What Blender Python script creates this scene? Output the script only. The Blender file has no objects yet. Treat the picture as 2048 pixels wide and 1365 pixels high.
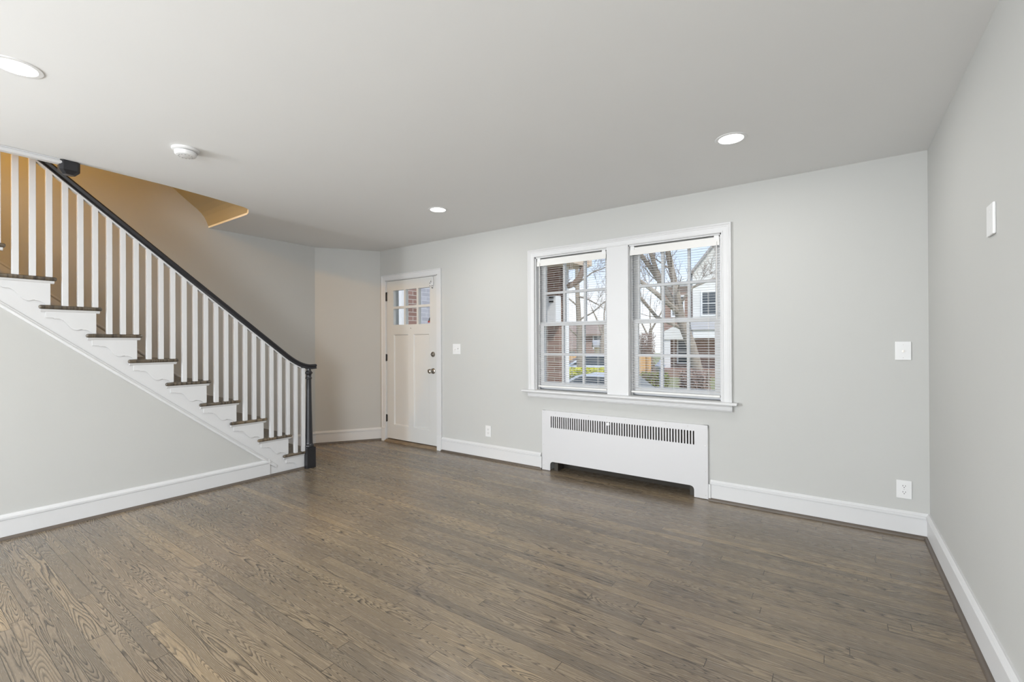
import bpy, bmesh, math, random
from mathutils import Vector, Matrix
from mathutils.geometry import delaunay_2d_cdt

scene = bpy.context.scene
COL = scene.collection
random.seed(7)
R = math.radians

# ------------------------------------------------------------------ camera
cam_d = bpy.data.cameras.new('camera')
cam = bpy.data.objects.new('camera', cam_d); COL.objects.link(cam); scene.camera = cam
_yaw, _pit, _rol = R(35.30707), R(0.145697), R(-0.27426)
_f = Vector((-math.sin(_yaw)*math.cos(_pit), math.cos(_yaw)*math.cos(_pit), math.sin(_pit)))
_r0 = Vector((math.cos(_yaw), math.sin(_yaw), 0)); _u0 = _r0.cross(_f)
_r = _r0*math.cos(_rol) + _u0*math.sin(_rol); _u = -_r0*math.sin(_rol) + _u0*math.cos(_rol)
M = Matrix(((_r.x, _u.x, -_f.x, -0.4784), (_r.y, _u.y, -_f.y, -3.8389), (_r.z, _u.z, -_f.z, 1.2418), (0, 0, 0, 1)))
cam.matrix_world = M
cam_d.sensor_width = 36.0
cam_d.lens = 36.0*912.437/2048.0
cam_d.shift_y = 1.83/2048.0
cam_d.clip_start = 0.05; cam_d.clip_end = 300

# ------------------------------------------------------------------ world
world = bpy.data.worlds.new('world'); scene.world = world; world.use_nodes = True
wn = world.node_tree.nodes; wl = world.node_tree.links; wn.clear()
_o = wn.new('ShaderNodeOutputWorld'); _b = wn.new('ShaderNodeBackground'); _tc = wn.new('ShaderNodeTexCoord')
_sx = wn.new('ShaderNodeSeparateXYZ'); _rp = wn.new('ShaderNodeValToRGB'); _nz = wn.new('ShaderNodeTexNoise')
_mp = wn.new('ShaderNodeMapping'); _cr = wn.new('ShaderNodeValToRGB'); _mx = wn.new('ShaderNodeMixRGB')
wl.new(_tc.outputs['Generated'], _sx.inputs[0]); wl.new(_sx.outputs['Z'], _rp.inputs['Fac'])
e = _rp.color_ramp.elements
e[0].position = 0.0; e[0].color = (0.90, 0.91, 0.93, 1); e[1].position = 0.6; e[1].color = (0.22, 0.42, 0.85, 1)
_e = e.new(0.10); _e.color = (0.80, 0.87, 0.97, 1); _e = e.new(0.22); _e.color = (0.50, 0.68, 0.97, 1)
wl.new(_tc.outputs['Generated'], _mp.inputs['Vector']); _mp.inputs['Scale'].default_value = (2.0, 2.0, 5.0)
wl.new(_mp.outputs[0], _nz.inputs['Vector']); _nz.inputs['Scale'].default_value = 1.7; _nz.inputs['Detail'].default_value = 6
wl.new(_nz.outputs['Fac'], _cr.inputs['Fac']); _cr.color_ramp.elements[0].position = 0.46; _cr.color_ramp.elements[1].position = 0.66
wl.new(_cr.outputs['Color'], _mx.inputs['Fac']); wl.new(_rp.outputs['Color'], _mx.inputs['Color1'])
_mx.inputs['Color2'].default_value = (0.95, 0.95, 0.95, 1)
wl.new(_mx.outputs[0], _b.inputs['Color']); _b.inputs['Strength'].default_value = 1.7
wl.new(_b.outputs[0], _o.inputs['Surface'])

# ------------------------------------------------------------------ sun, added fill lamps behind the camera, exposure
def add_light(name, kind, loc, direction, energy, color=(1, 1, 1), size=1.0, size_y=None, spread=None):
    d = bpy.data.lights.new(name, kind); d.energy = energy; d.color = color
    if kind == 'AREA':
        d.shape = 'RECTANGLE' if size_y else 'DISK'; d.size = size
        if size_y: d.size_y = size_y
        if spread: d.spread = spread
    o = bpy.data.objects.new(name, d); COL.objects.link(o); o.location = loc
    o.rotation_euler = Vector(direction).to_track_quat('-Z', 'Y').to_euler()
    return o
sun = add_light('sun', 'SUN', (6, -6, 20), (-0.50, 0.42, -0.76), 3.8, (1.0, 0.95, 0.88)); sun.data.angle = R(3)
REAR_Y = -9.5
add_light('rear_fill', 'AREA', (-1.55, REAR_Y - 0.10, 1.25), (0, 1, 0.10), 20, (0.93, 0.97, 1.0), 2.5, 1.9)  # added lamp in a made-up rear opening, brightens the room
add_light('rear_ceiling_fill', 'AREA', (-1.55, REAR_Y - 0.05, 0.7), (0, 0.62, 0.78), 125, (0.92, 0.965, 1.0), 2.5, 0.8)  # added lamp tilted up to brighten the ceiling
add_light('left_fill', 'AREA', (-4.90, -6.7, 1.3), (1, 0.75, -0.04), 440, (0.92, 0.965, 1.0), 1.3, 1.6)  # added lamp at an unseen left opening, brightens the right wall
add_light('right_fill', 'AREA', (0.08, -6.6, 1.3), (-1, 0.55, -0.10), 225, (0.92, 0.965, 1.0), 1.8, 1.6)  # added lamp at an unseen right opening, brightens the stair side
scene.view_settings.view_transform = 'Standard'
try: scene.view_settings.look = 'None'
except Exception: pass
scene.view_settings.gamma = 1.0
scene.view_settings.use_curve_mapping = False
scene.view_settings.exposure = -0.31
LAMP_W = 9.5          # each recessed ceiling lamp
HALL_W = 225.0          # warm lamp of the upstairs hall

# ------------------------------------------------------------------ materials
def newmat(name):
    m = bpy.data.materials.new(name); m.use_nodes = True
    nt = m.node_tree; b = nt.nodes['Principled BSDF']
    return m, nt, b
def N(nt, t, **kw):
    n = nt.nodes.new(t)
    for k, v in kw.items(): setattr(n, k, v)
    return n
def math_(nt, op, a, b=None, c=None):
    n = N(nt, 'ShaderNodeMath', operation=op)
    for i, v in enumerate((a, b, c)):
        if v is None: continue
        if isinstance(v, (int, float)): n.inputs[i].default_value = v
        else: nt.links.new(v, n.inputs[i])
    return n.outputs[0]
def paint(name, col, rough=0.5, var=0.02, scale=6.0, bump=0.0, metal=0.0, bscale=180.0, spec=0.5):
    m, nt, b = newmat(name)
    tc = N(nt, 'ShaderNodeTexCoord'); nz = N(nt, 'ShaderNodeTexNoise'); nz.inputs['Scale'].default_value = scale; nz.inputs['Detail'].default_value = 3
    nt.links.new(tc.outputs['Object'], nz.inputs['Vector'])
    mix = N(nt, 'ShaderNodeMixRGB'); nt.links.new(nz.outputs['Fac'], mix.inputs['Fac'])
    mix.inputs['Color1'].default_value = tuple(max(0, c*(1-var)) for c in col) + (1,)
    mix.inputs['Color2'].default_value = tuple(min(1, c*(1+var)) for c in col) + (1,)
    nt.links.new(mix.outputs[0], b.inputs['Base Color'])
    b.inputs['Roughness'].default_value = rough; b.inputs['Metallic'].default_value = metal
    b.inputs['Specular IOR Level'].default_value = spec
    if bump:
        n2 = N(nt, 'ShaderNodeTexNoise'); n2.inputs['Scale'].default_value = bscale; n2.inputs['Detail'].default_value = 2
        nt.links.new(tc.outputs['Object'], n2.inputs['Vector'])
        bp = N(nt, 'ShaderNodeBump'); bp.inputs['Strength'].default_value = bump; bp.inputs['Distance'].default_value = 0.002
        nt.links.new(n2.outputs['Fac'], bp.inputs['Height']); nt.links.new(bp.outputs[0], b.inputs['Normal'])
    return m
WALL = paint('greige_wall_paint', (0.50, 0.50, 0.485), 0.75, 0.012, 3, 0.12, spec=0.25)
CEIL = paint('ceiling_paint', (0.75, 0.75, 0.745), 0.85, 0.01, 3, 0.06, spec=0.2)
HALLPAINT = paint('hall_wall_paint', (0.33, 0.30, 0.22), 0.75, 0.012, 3, 0.1, spec=0.25)
WHITE = paint('white_gloss_paint', (0.63, 0.63, 0.635), 0.45, 0.012, 8, 0.03, spec=0.35)
DOORW = paint('door_paint', (0.58, 0.58, 0.57), 0.38, 0.015, 5, 0.05)
RADW = paint('radiator_cover_enamel', (0.60, 0.595, 0.605), 0.4, 0.015, 4, 0.03)
BLINDW = paint('blind_vinyl', (0.70, 0.69, 0.67), 0.45, 0.01, 10)
PLASTIC = paint('white_plastic', (0.72, 0.72, 0.72), 0.35, 0.01, 20)
BLACKP = paint('black_gloss_paint', (0.017, 0.017, 0.020), 0.30, 0.1, 10)
IRON = paint('black_iron', (0.02, 0.02, 0.02), 0.45, 0.1, 30)
NICKEL = paint('brushed_nickel', (0.42, 0.39, 0.35), 0.28, 0.1, 60, metal=1.0)
DARK = paint('dark_slot', (0.012, 0.012, 0.012), 0.8, 0.1, 30)
CAVITY = paint('niche_shade_dark', (0.04, 0.034, 0.028), 0.9, 0.25, 12)  # near-black stands in for the shade inside the radiator niche
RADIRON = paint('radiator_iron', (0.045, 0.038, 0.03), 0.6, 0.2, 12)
SHOE = paint('shoe_stain', (0.105, 0.085, 0.068), 0.4, 0.25, 9)
SCREW = paint('screw_steel', (0.55, 0.54, 0.53), 0.4, 0.05, 50, metal=0.6)

def wood_floor(name, row=0.057, ly=1.55, dark=1.0):
    m, nt, b = newmat(name); L = nt.links
    tc = N(nt, 'ShaderNodeTexCoord'); sp = N(nt, 'ShaderNodeSeparateXYZ'); L.new(tc.outputs['Object'], sp.inputs[0])
    X, Y = sp.outputs['X'], sp.outputs['Y']
    yr = math_(nt, 'DIVIDE', Y, row); rid = math_(nt, 'FLOOR', yr); fy = math_(nt, 'FRACT', yr)
    wn1 = N(nt, 'ShaderNodeTexWhiteNoise', noise_dimensions='1D'); L.new(rid, wn1.inputs['W'])
    xo = math_(nt, 'MULTIPLY_ADD', wn1.outputs['Value'], 7.3, X)
    xr = math_(nt, 'DIVIDE', xo, ly); pid = math_(nt, 'FLOOR', xr); fx = math_(nt, 'FRACT', xr)
    cv = N(nt, 'ShaderNodeCombineXYZ'); L.new(rid, cv.inputs[0]); L.new(pid, cv.inputs[1])
    wn2 = N(nt, 'ShaderNodeTexWhiteNoise', noise_dimensions='3D'); L.new(cv.outputs[0], wn2.inputs['Vector'])
    rs = N(nt, 'ShaderNodeSeparateXYZ'); L.new(wn2.outputs['Color'], rs.inputs[0])
    r1, r2, r3 = rs.outputs[0], rs.outputs[1], rs.outputs[2]
    # cathedral figure: contour lines of a stretched noise field, one field per board
    gx = math_(nt, 'MULTIPLY', xo, 1.0); gy = math_(nt, 'MULTIPLY', fy, 0.92)
    g = N(nt, 'ShaderNodeCombineXYZ')
    L.new(math_(nt, 'MULTIPLY_ADD', r1, 53.0, gx), g.inputs[0]); L.new(math_(nt, 'MULTIPLY_ADD', r2, 31.0, gy), g.inputs[1]); L.new(math_(nt, 'MULTIPLY', r3, 17.0), g.inputs[2])
    nz = N(nt, 'ShaderNodeTexNoise'); nz.inputs['Scale'].default_value = 1.0; nz.inputs['Detail'].default_value = 1.3; nz.inputs['Roughness'].default_value = 0.42; nz.inputs['Distortion'].default_value = 0.25
    L.new(g.outputs[0], nz.inputs['Vector'])
    wob = N(nt, 'ShaderNodeTexNoise'); wob.inputs['Scale'].default_value = 1.0; wob.inputs['Detail'].default_value = 2
    gw = N(nt, 'ShaderNodeCombineXYZ'); L.new(math_(nt, 'MULTIPLY', xo, 26.0), gw.inputs[0]); L.new(math_(nt, 'MULTIPLY', Y, 40.0), gw.inputs[1]); L.new(r3, gw.inputs[2])
    L.new(gw.outputs[0], wob.inputs['Vector'])
    fld = math_(nt, 'MULTIPLY_ADD', wob.outputs['Fac'], 0.013, nz.outputs['Fac'])
    dens = math_(nt, 'MULTIPLY_ADD', r2, 70.0, 80.0)
    ring = math_(nt, 'FRACT', math_(nt, 'MULTIPLY', fld, math_(nt, 'DIVIDE', dens, 3.2)))
    rr = N(nt, 'ShaderNodeValToRGB'); L.new(ring, rr.inputs['Fac'])
    el = rr.color_ramp.elements; el[0].position = 0.0; el[0].color = (0.25, 0.25, 0.25, 1); el[1].position = 1.0; el[1].color = (0, 0, 0, 1)
    q = el.new(0.10); q.color = (1, 1, 1, 1); q = el.new(0.32); q.color = (0.55, 0.55, 0.55, 1); q = el.new(0.62); q.color = (0.06, 0.06, 0.06, 1)
    # pores
    pv = N(nt, 'ShaderNodeCombineXYZ'); L.new(math_(nt, 'MULTIPLY', xo, 14.0), pv.inputs[0]); L.new(math_(nt, 'MULTIPLY', Y, 520.0), pv.inputs[1]); L.new(r1, pv.inputs[2])
    po = N(nt, 'ShaderNodeTexNoise'); po.inputs['Scale'].default_value = 1.0; po.inputs['Detail'].default_value = 2; L.new(pv.outputs[0], po.inputs['Vector'])
    pm = N(nt, 'ShaderNodeValToRGB'); L.new(po.outputs['Fac'], pm.inputs['Fac']); pm.color_ramp.elements[0].position = 0.45; pm.color_ramp.elements[1].position = 0.68
    lines = math_(nt, 'MULTIPLY', rr.outputs['Color'], math_(nt, 'MULTIPLY_ADD', r1, 0.40, 0.60))
    lines = math_(nt, 'ADD', lines, math_(nt, 'MULTIPLY', pm.outputs['Color'], 0.15))
    # board tint
    base = N(nt, 'ShaderNodeValToRGB'); L.new(r3, base.inputs['Fac'])
    el = base.color_ramp.elements
    el[0].color = (0.195*dark, 0.156*dark, 0.112*dark, 1); el[1].color = (0.335*dark, 0.250*dark, 0.155*dark, 1)
    q = el.new(0.35); q.color = (0.235*dark, 0.183*dark, 0.128*dark, 1); q = el.new(0.82); q.color = (0.275*dark, 0.212*dark, 0.140*dark, 1)
    # broad stain blotches
    bl = N(nt, 'ShaderNodeTexNoise'); bl.inputs['Scale'].default_value = 1.6; bl.inputs['Detail'].default_value = 3; L.new(tc.outputs['Object'], bl.inputs['Vector'])
    blr = N(nt, 'ShaderNodeMapRange'); L.new(bl.outputs['Fac'], blr.inputs[0]); blr.inputs[1].default_value = 0.3; blr.inputs[2].default_value = 0.7; blr.inputs[3].default_value = 0.88; blr.inputs[4].default_value = 1.1
    hs = N(nt, 'ShaderNodeHueSaturation'); L.new(base.outputs['Color'], hs.inputs['Color']); L.new(blr.outputs[0], hs.inputs['Value'])
    dk = N(nt, 'ShaderNodeMixRGB'); L.new(lines, dk.inputs['Fac']); L.new(hs.outputs[0], dk.inputs['Color1']); dk.inputs['Color2'].default_value = (0.050*dark, 0.040*dark, 0.030*dark, 1)
    # seams between boards
    ey = math_(nt, 'MINIMUM', fy, math_(nt, 'SUBTRACT', 1.0, fy)); sy = math_(nt, 'LESS_THAN', ey, 0.018)
    ex = math_(nt, 'MINIMUM', fx, math_(nt, 'SUBTRACT', 1.0, fx)); sx = math_(nt, 'LESS_THAN', ex, 0.0009)
    sgap = math_(nt, 'MAXIMUM', math_(nt, 'MULTIPLY', sy, math_(nt, 'GREATER_THAN', math_(nt, 'FRACT', math_(nt, 'MULTIPLY', wn1.outputs['Value'], 9.7)), 0.25)), sx)
    se = N(nt, 'ShaderNodeMixRGB'); L.new(math_(nt, 'MULTIPLY', sgap, 0.85), se.inputs['Fac']); L.new(dk.outputs[0], se.inputs['Color1']); se.inputs['Color2'].default_value = (0.03, 0.024, 0.018, 1)
    L.new(se.outputs[0], b.inputs['Base Color'])
    L.new(math_(nt, 'MULTIPLY_ADD', pm.outputs['Color'], 0.03, 0.25), b.inputs['Roughness'])
    b.inputs['Specular IOR Level'].default_value = 0.75
    return m
FLOORM = wood_floor('stained_oak_strip')
TREADM = wood_floor('stained_oak_tread', row=0.40, ly=3.0, dark=0.5)

def brick(name, c1, c2, mortar, sx=0.215, sy=0.075):
    m, nt, b = newmat(name); L = nt.links
    tc = N(nt, 'ShaderNodeTexCoord'); sp = N(nt, 'ShaderNodeSeparateXYZ'); L.new(tc.outputs['Object'], sp.inputs[0])
    cb = N(nt, 'ShaderNodeCombineXYZ'); L.new(math_(nt, 'ADD', sp.outputs['X'], sp.outputs['Y']), cb.inputs[0]); L.new(sp.outputs['Z'], cb.inputs[1])
    br = N(nt, 'ShaderNodeTexBrick'); L.new(cb.outputs[0], br.inputs['Vector'])
    br.inputs['Scale'].default_value = 1.0; br.inputs['Brick Width'].default_value = sx; br.inputs['Row Height'].default_value = sy
    br.inputs['Mortar Size'].default_value = 0.006; br.inputs['Color1'].default_value = c1 + (1,); br.inputs['Color2'].default_value = c2 + (1,); br.inputs['Mortar'].default_value = mortar + (1,)
    L.new(br.outputs['Color'], b.inputs['Base Color']); b.inputs['Roughness'].default_value = 0.85
    return m
def stripes(name, c, dk, pitch, axis='Z', rough=0.7, frac=0.1):
    m, nt, b = newmat(name); L = nt.links
    tc = N(nt, 'ShaderNodeTexCoord'); sp = N(nt, 'ShaderNodeSeparateXYZ'); L.new(tc.outputs['Object'], sp.inputs[0])
    f = math_(nt, 'FRACT', math_(nt, 'DIVIDE', sp.outputs[axis], pitch)); s = math_(nt, 'LESS_THAN', f, frac)
    mx = N(nt, 'ShaderNodeMixRGB'); L.new(s, mx.inputs['Fac']); mx.inputs['Color1'].default_value = c + (1,); mx.inputs['Color2'].default_value = dk + (1,)
    L.new(mx.outputs[0], b.inputs['Base Color']); b.inputs['Roughness'].default_value = rough
    return m
BRICK = brick('red_brick', (0.34, 0.20, 0.16), (0.24, 0.135, 0.105), (0.55, 0.50, 0.44))
GREYBRICK = brick('sunlit_grey_brick', (0.50, 0.49, 0.52), (0.40, 0.39, 0.42), (0.58, 0.57, 0.58))  # paler grey of a sunlit, reflecting stretch put into the brick colour
BRICKB = brick('brown_brick', (0.33, 0.20, 0.15), (0.24, 0.14, 0.105), (0.45, 0.39, 0.33))
SIDING = stripes('pale_siding', (0.78, 0.77, 0.74), (0.55, 0.54, 0.52), 0.16)
GREYSIDING = stripes('grey_siding', (0.62, 0.63, 0.66), (0.42, 0.43, 0.46), 0.14)
SHINGLE = stripes('roof_shingle', (0.30, 0.22, 0.18), (0.20, 0.15, 0.12), 0.2, frac=0.25, rough=0.9)
SHINGLEG = stripes('grey_roof_shingle', (0.42, 0.41, 0.40), (0.31, 0.30, 0.30), 0.2, frac=0.25, rough=0.9)
FENCEW = stripes('cedar_boards', (0.66, 0.40, 0.18), (0.36, 0.20, 0.09), 0.14, axis='X')
BARK = paint('tree_bark', (0.33, 0.28, 0.225), 0.95, 0.45, 9, 0.5, bscale=25)
TWIG = paint('twig_bark', (0.30, 0.24, 0.195), 0.95, 0.25, 9)
REDTWIG = paint('reddish_twig_bark', (0.36, 0.215, 0.165), 0.95, 0.25, 9)
HEDGEY = paint('hedge_tip_leaf', (0.56, 0.54, 0.045), 0.7, 0.35, 7)
HEDGEG = paint('hedge_leaf', (0.20, 0.235, 0.055), 0.8, 0.55, 6)
SHRUBB = paint('bare_shrub_stem', (0.33, 0.235, 0.19), 0.9, 0.4, 7)
GROUND = paint('winter_lawn', (0.25, 0.25, 0.12), 0.95, 0.3, 0.6)
ASPHALT = paint('asphalt', (0.30, 0.30, 0.31), 0.9, 0.1, 2)
CONC = paint('porch_concrete', (0.5, 0.49, 0.46), 0.9, 0.08, 4)
SILVER = paint('silver_car_paint', (0.60, 0.61, 0.62), 0.25, 0.02, 3, metal=0.4)
WCAR = paint('white_car_paint', (0.82, 0.84, 0.87), 0.2, 0.02, 3)
RUBBER = paint('tyre_rubber', (0.02, 0.02, 0.02), 0.8, 0.1, 20)
TAN = paint('tan_soffit_paint', (0.72, 0.56, 0.42), 0.7, 0.03, 4)
BROWNM = paint('brown_downspout_metal', (0.30, 0.22, 0.17), 0.5, 0.1, 8)
LAMPGREY = paint('lamp_grey_metal', (0.36, 0.37, 0.42), 0.5, 0.05, 10)
EXTW = paint('exterior_white_paint', (0.82, 0.82, 0.82), 0.6, 0.02, 4)
DKGLASS = paint('dark_window_glass', (0.06, 0.075, 0.09), 0.1, 0.1, 3)
REDP = paint('red_plastic', (0.45, 0.05, 0.03), 0.4, 0.05, 10)
CREAM = paint('cream_render', (0.78, 0.66, 0.46), 0.8, 0.04, 2)

def glass_mat():
    m = bpy.data.materials.new('window_glass'); m.use_nodes = True; nt = m.node_tree; nt.nodes.clear()
    o = N(nt, 'ShaderNodeOutputMaterial'); t = N(nt, 'ShaderNodeBsdfTransparent'); g = N(nt, 'ShaderNodeBsdfGlossy'); mx = N(nt, 'ShaderNodeMixShader')
    lw = N(nt, 'ShaderNodeLayerWeight'); lw.inputs['Blend'].default_value = 0.5
    fac = math_(nt, 'MULTIPLY_ADD', math_(nt, 'POWER', lw.outputs['Facing'], 4.0), 0.35, 0.03)
    t.inputs['Color'].default_value = (0.97, 0.98, 0.98, 1); g.inputs['Roughness'].default_value = 0.02
    nt.links.new(fac, mx.inputs['Fac']); nt.links.new(t.outputs[0], mx.inputs[1]); nt.links.new(g.outputs[0], mx.inputs[2]); nt.links.new(mx.outputs[0], o.inputs['Surface'])
    return m
GLASS = glass_mat()
def emit_mat(name, col, s):
    m, nt, b = newmat(name); b.inputs['Base Color'].default_value = (0.8, 0.8, 0.8, 1)
    b.inputs['Emission Color'].default_value = col + (1,); b.inputs['Emission Strength'].default_value = s
    return m
LENS = emit_mat('lamp_lens', (1.0, 0.99, 0.96), 9.0)

# ------------------------------------------------------------------ mesh helpers
class MB:
    def __init__(s): s.v = []; s.f = []
    def box(s, x0, x1, y0, y1, z0, z1):
        n = len(s.v)
        s.v += [(x, y, z) for z in (z0, z1) for y in (y0, y1) for x in (x0, x1)]
        for q in ((0, 2, 3, 1), (4, 5, 7, 6), (0, 1, 5, 4), (2, 6, 7, 3), (0, 4, 6, 2), (1, 3, 7, 5)): s.f.append(tuple(n+i for i in q))
        return s
    def prism(s, poly, axis, a, b):
        mp = {'X': lambda p, h: (h, p[0], p[1]), 'Y': lambda p, h: (p[0], h, p[1]), 'Z': lambda p, h: (p[0], p[1], h)}[axis]
        n = len(s.v); k = len(poly)
        s.v += [mp(p, a) for p in poly] + [mp(p, b) for p in poly]
        s.f.append(tuple(range(n, n+k))); s.f.append(tuple(range(n+2*k-1, n+k-1, -1)))
        for i in range(k): j = (i+1) % k; s.f.append((n+i, n+j, n+k+j, n+k+i))
        return s
    def plate(s, outline, holes, axis, a, b):
        mp = {'X': lambda p, h: (h, p[0], p[1]), 'Y': lambda p, h: (p[0], h, p[1]), 'Z': lambda p, h: (p[0], p[1], h)}[axis]
        pts = []; ed = []
        for loop in [outline] + list(holes):
            n = len(pts); k = len(loop); pts += [Vector(p) for p in loop]; ed += [(n+i, n+(i+1) % k) for i in range(k)]
        V, E, F, *_ = delaunay_2d_cdt(pts, ed, [], 0, 1e-6)
        def inside(q, lp):
            c = False
            for i in range(len(lp)):
                (ax, ay), (bx, by) = lp[i][:2], lp[i-1][:2]
                if (ay > q.y) != (by > q.y) and q.x < (bx-ax)*(q.y-ay)/(by-ay)+ax: c = not c
            return c
        def keep(f):
            q = sum((V[i] for i in f), Vector((0, 0)))/len(f)
            return inside(q, outline) and not any(inside(q, h_) for h_ in holes)
        F = [f for f in F if keep(f)]
        n = len(s.v); k = len(V)
        s.v += [mp(p, a) for p in V] + [mp(p, b) for p in V]
        cnt = {}
        for f in F:
            s.f.append(tuple(n+i for i in f)); s.f.append(tuple(n+k+i for i in reversed(f)))
            for i in range(len(f)):
                e_ = (f[i], f[(i+1) % len(f)]); cnt[e_] = 1
        for (i, j) in cnt:
            if (j, i) not in cnt: s.f.append((n+j, n+i, n+k+i, n+k+j))
        return s
    def lathe(s, prof, c, axis='Z', seg=24):
        n = len(s.v); k = len(prof)
        for i in range(seg):
            a = 2*math.pi*i/seg; ca, sa = math.cos(a), math.sin(a)
            for r, h in prof:
                p = {'Z': (r*ca, r*sa, h), 'Y': (r*ca, h, r*sa), 'X': (h, r*ca, r*sa)}[axis]
                s.v.append((c[0]+p[0], c[1]+p[1], c[2]+p[2]))
        for i in range(seg):
            j = (i+1) % seg
            for q in range(k-1): s.f.append((n+i*k+q, n+j*k+q, n+j*k+q+1, n+i*k+q+1))
        if prof[0][0] > 1e-6: s.f.append(tuple(n+i*k for i in range(seg)))
        if prof[-1][0] > 1e-6: s.f.append(tuple(n+i*k+k-1 for i in range(seg)))
        return s
    def tube(s, pts, rad, seg=6):
        pts = [Vector(p) for p in pts]; n = len(s.v)
        if isinstance(rad, (int, float)): rad = [rad]*len(pts)
        for i, p in enumerate(pts):
            t = (pts[min(i+1, len(pts)-1)] - pts[max(i-1, 0)])
            if t.length < 1e-9: t = Vector((0, 0, 1))
            t.normalize(); a = t.orthogonal().normalized() if abs(t.z) > 0.99 else t.cross(Vector((0, 0, 1))).normalized(); b_ = t.cross(a)
            for k in range(seg):
                w = 2*math.pi*k/seg; q = p + (a*math.cos(w) + b_*math.sin(w))*rad[i]; s.v.append(tuple(q))
        for i in range(len(pts)-1):
            for k in range(seg):
                l = (k+1) % seg; s.f.append((n+i*seg+k, n+i*seg+l, n+(i+1)*seg+l, n+(i+1)*seg+k))
        s.f.append(tuple(n+k for k in range(seg))); s.f.append(tuple(n+(len(pts)-1)*seg+k for k in range(seg)))
        return s
    def sweep(s, path, prof, mp):
        """path: 2D polyline; prof: closed (offset, height) profile; mitred; offset to the right of travel"""
        path = [Vector(p) for p in path]; m = len(path); k = len(prof); n = len(s.v)
        nr = []
        for i in range(m-1):
            d = (path[i+1]-path[i]).normalized(); nr.append(Vector((d.y, -d.x)))
        for i in range(m):
            if i == 0: o = nr[0]
            elif i == m-1: o = nr[-1]
            else:
                o = nr[i-1]+nr[i]; o = o/(o.dot(nr[i]) or 1)
            for d, h in prof: q = path[i]+o*d; s.v.append(mp(q.x, q.y, h))
        for i in range(m-1):
            for a in range(k):
                c = (a+1) % k; s.f.append((n+i*k+a, n+i*k+c, n+(i+1)*k+c, n+(i+1)*k+a))
        s.f.append(tuple(n+a for a in range(k))); s.f.append(tuple(n+(m-1)*k+a for a in range(k)))
        return s
    def build(s, name, mat, parent=None, smooth=False, bevel=0, seg=2, kind=None):
        me = bpy.data.meshes.new(name); me.from_pydata([tuple(map(float, p)) for p in s.v], [], s.f)
        bm = bmesh.new(); bm.from_mesh(me); bmesh.ops.recalc_face_normals(bm, faces=bm.faces)
        if smooth:
            for f in bm.faces: f.smooth = True
            for e_ in bm.edges:
                if len(e_.link_faces) == 2 and e_.calc_face_angle(0) > R(38): e_.smooth = False
        bm.to_mesh(me); bm.free(); me.materials.append(mat)
        o = bpy.data.objects.new(name, me); COL.objects.link(o)
        if parent: o.parent = parent
        if bevel:
            b = o.modifiers.new('bevel', 'BEVEL'); b.width = bevel; b.segments = seg; b.limit_method = 'ANGLE'; b.angle_limit = R(40)
        if kind: o['kind'] = kind
        return o
XY = lambda x, y, h: (x, y, h)
def tag(o, label, cat, group=None, kind=None):
    o['label'] = label; o['category'] = cat
    if group: o['group'] = group
    if kind: o['kind'] = kind
    return o
def thing(name, label, cat, group=None, kind=None, loc=(0, 0, 0)):
    o = bpy.data.objects.new(name, None); COL.objects.link(o); o.location = loc; o.empty_display_size = 0.05
    return tag(o, label, cat, group, kind)
def struct(name, label=None, cat=None):
    o = bpy.data.objects.new(name, None); COL.objects.link(o); o['kind'] = 'structure'
    if label: o['label'] = label
    if cat: o['category'] = cat
    return o
def S(o, label, cat): o['kind'] = 'structure'; o['label'] = label; o['category'] = cat; return o
def rrect(x0, x1, z0, z1, r, n=4):
    pts = []
    for cx, cz, a0 in ((x1-r, z1-r, 0), (x0+r, z1-r, 90), (x0+r, z0+r, 180), (x1-r, z0+r, 270)):
        for i in range(n+1): a = R(a0+90*i/n); pts.append((cx+r*math.cos(a), cz+r*math.sin(a)))
    return pts
def rect(x0, x1, z0, z1): return [(x0, z0), (x1, z0), (x1, z1), (x0, z1)]

# ================================================================== ROOM SHELL
H = 2.44; XS = -4.825; XL = -5.73; DY = -0.64; DX = -5.29
S(MB().box(-6.0, 0.15, REAR_Y-0.2, 0.215, -0.12, 0.0).build('floor', FLOORM), 'dark stained oak strip floor of the empty room', 'floor')
ceil_out = [(0.15, 0.1), (0.15, REAR_Y-0.2), (-5.9, REAR_Y-0.2), (-5.9, -4.75), (-4.55, -4.75), (-4.55, -2.95), (-4.572, -2.551), (-4.592, -2.40), (-4.617, -2.246), (-4.648, -2.09), (-4.683, -1.945),
            (-4.705, -1.905), (-4.735, -1.878), (-4.782, -1.857), (-4.84, -1.832), (-4.906, -1.815), (-5.73, -1.815), (-5.9, -1.815), (-5.9, 0.1)]
S(MB().plate(ceil_out, [], 'Z', H, H+0.22).build('ceiling', CEIL), 'flat painted ceiling with a rounded stairwell opening at left', 'ceiling')

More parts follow.
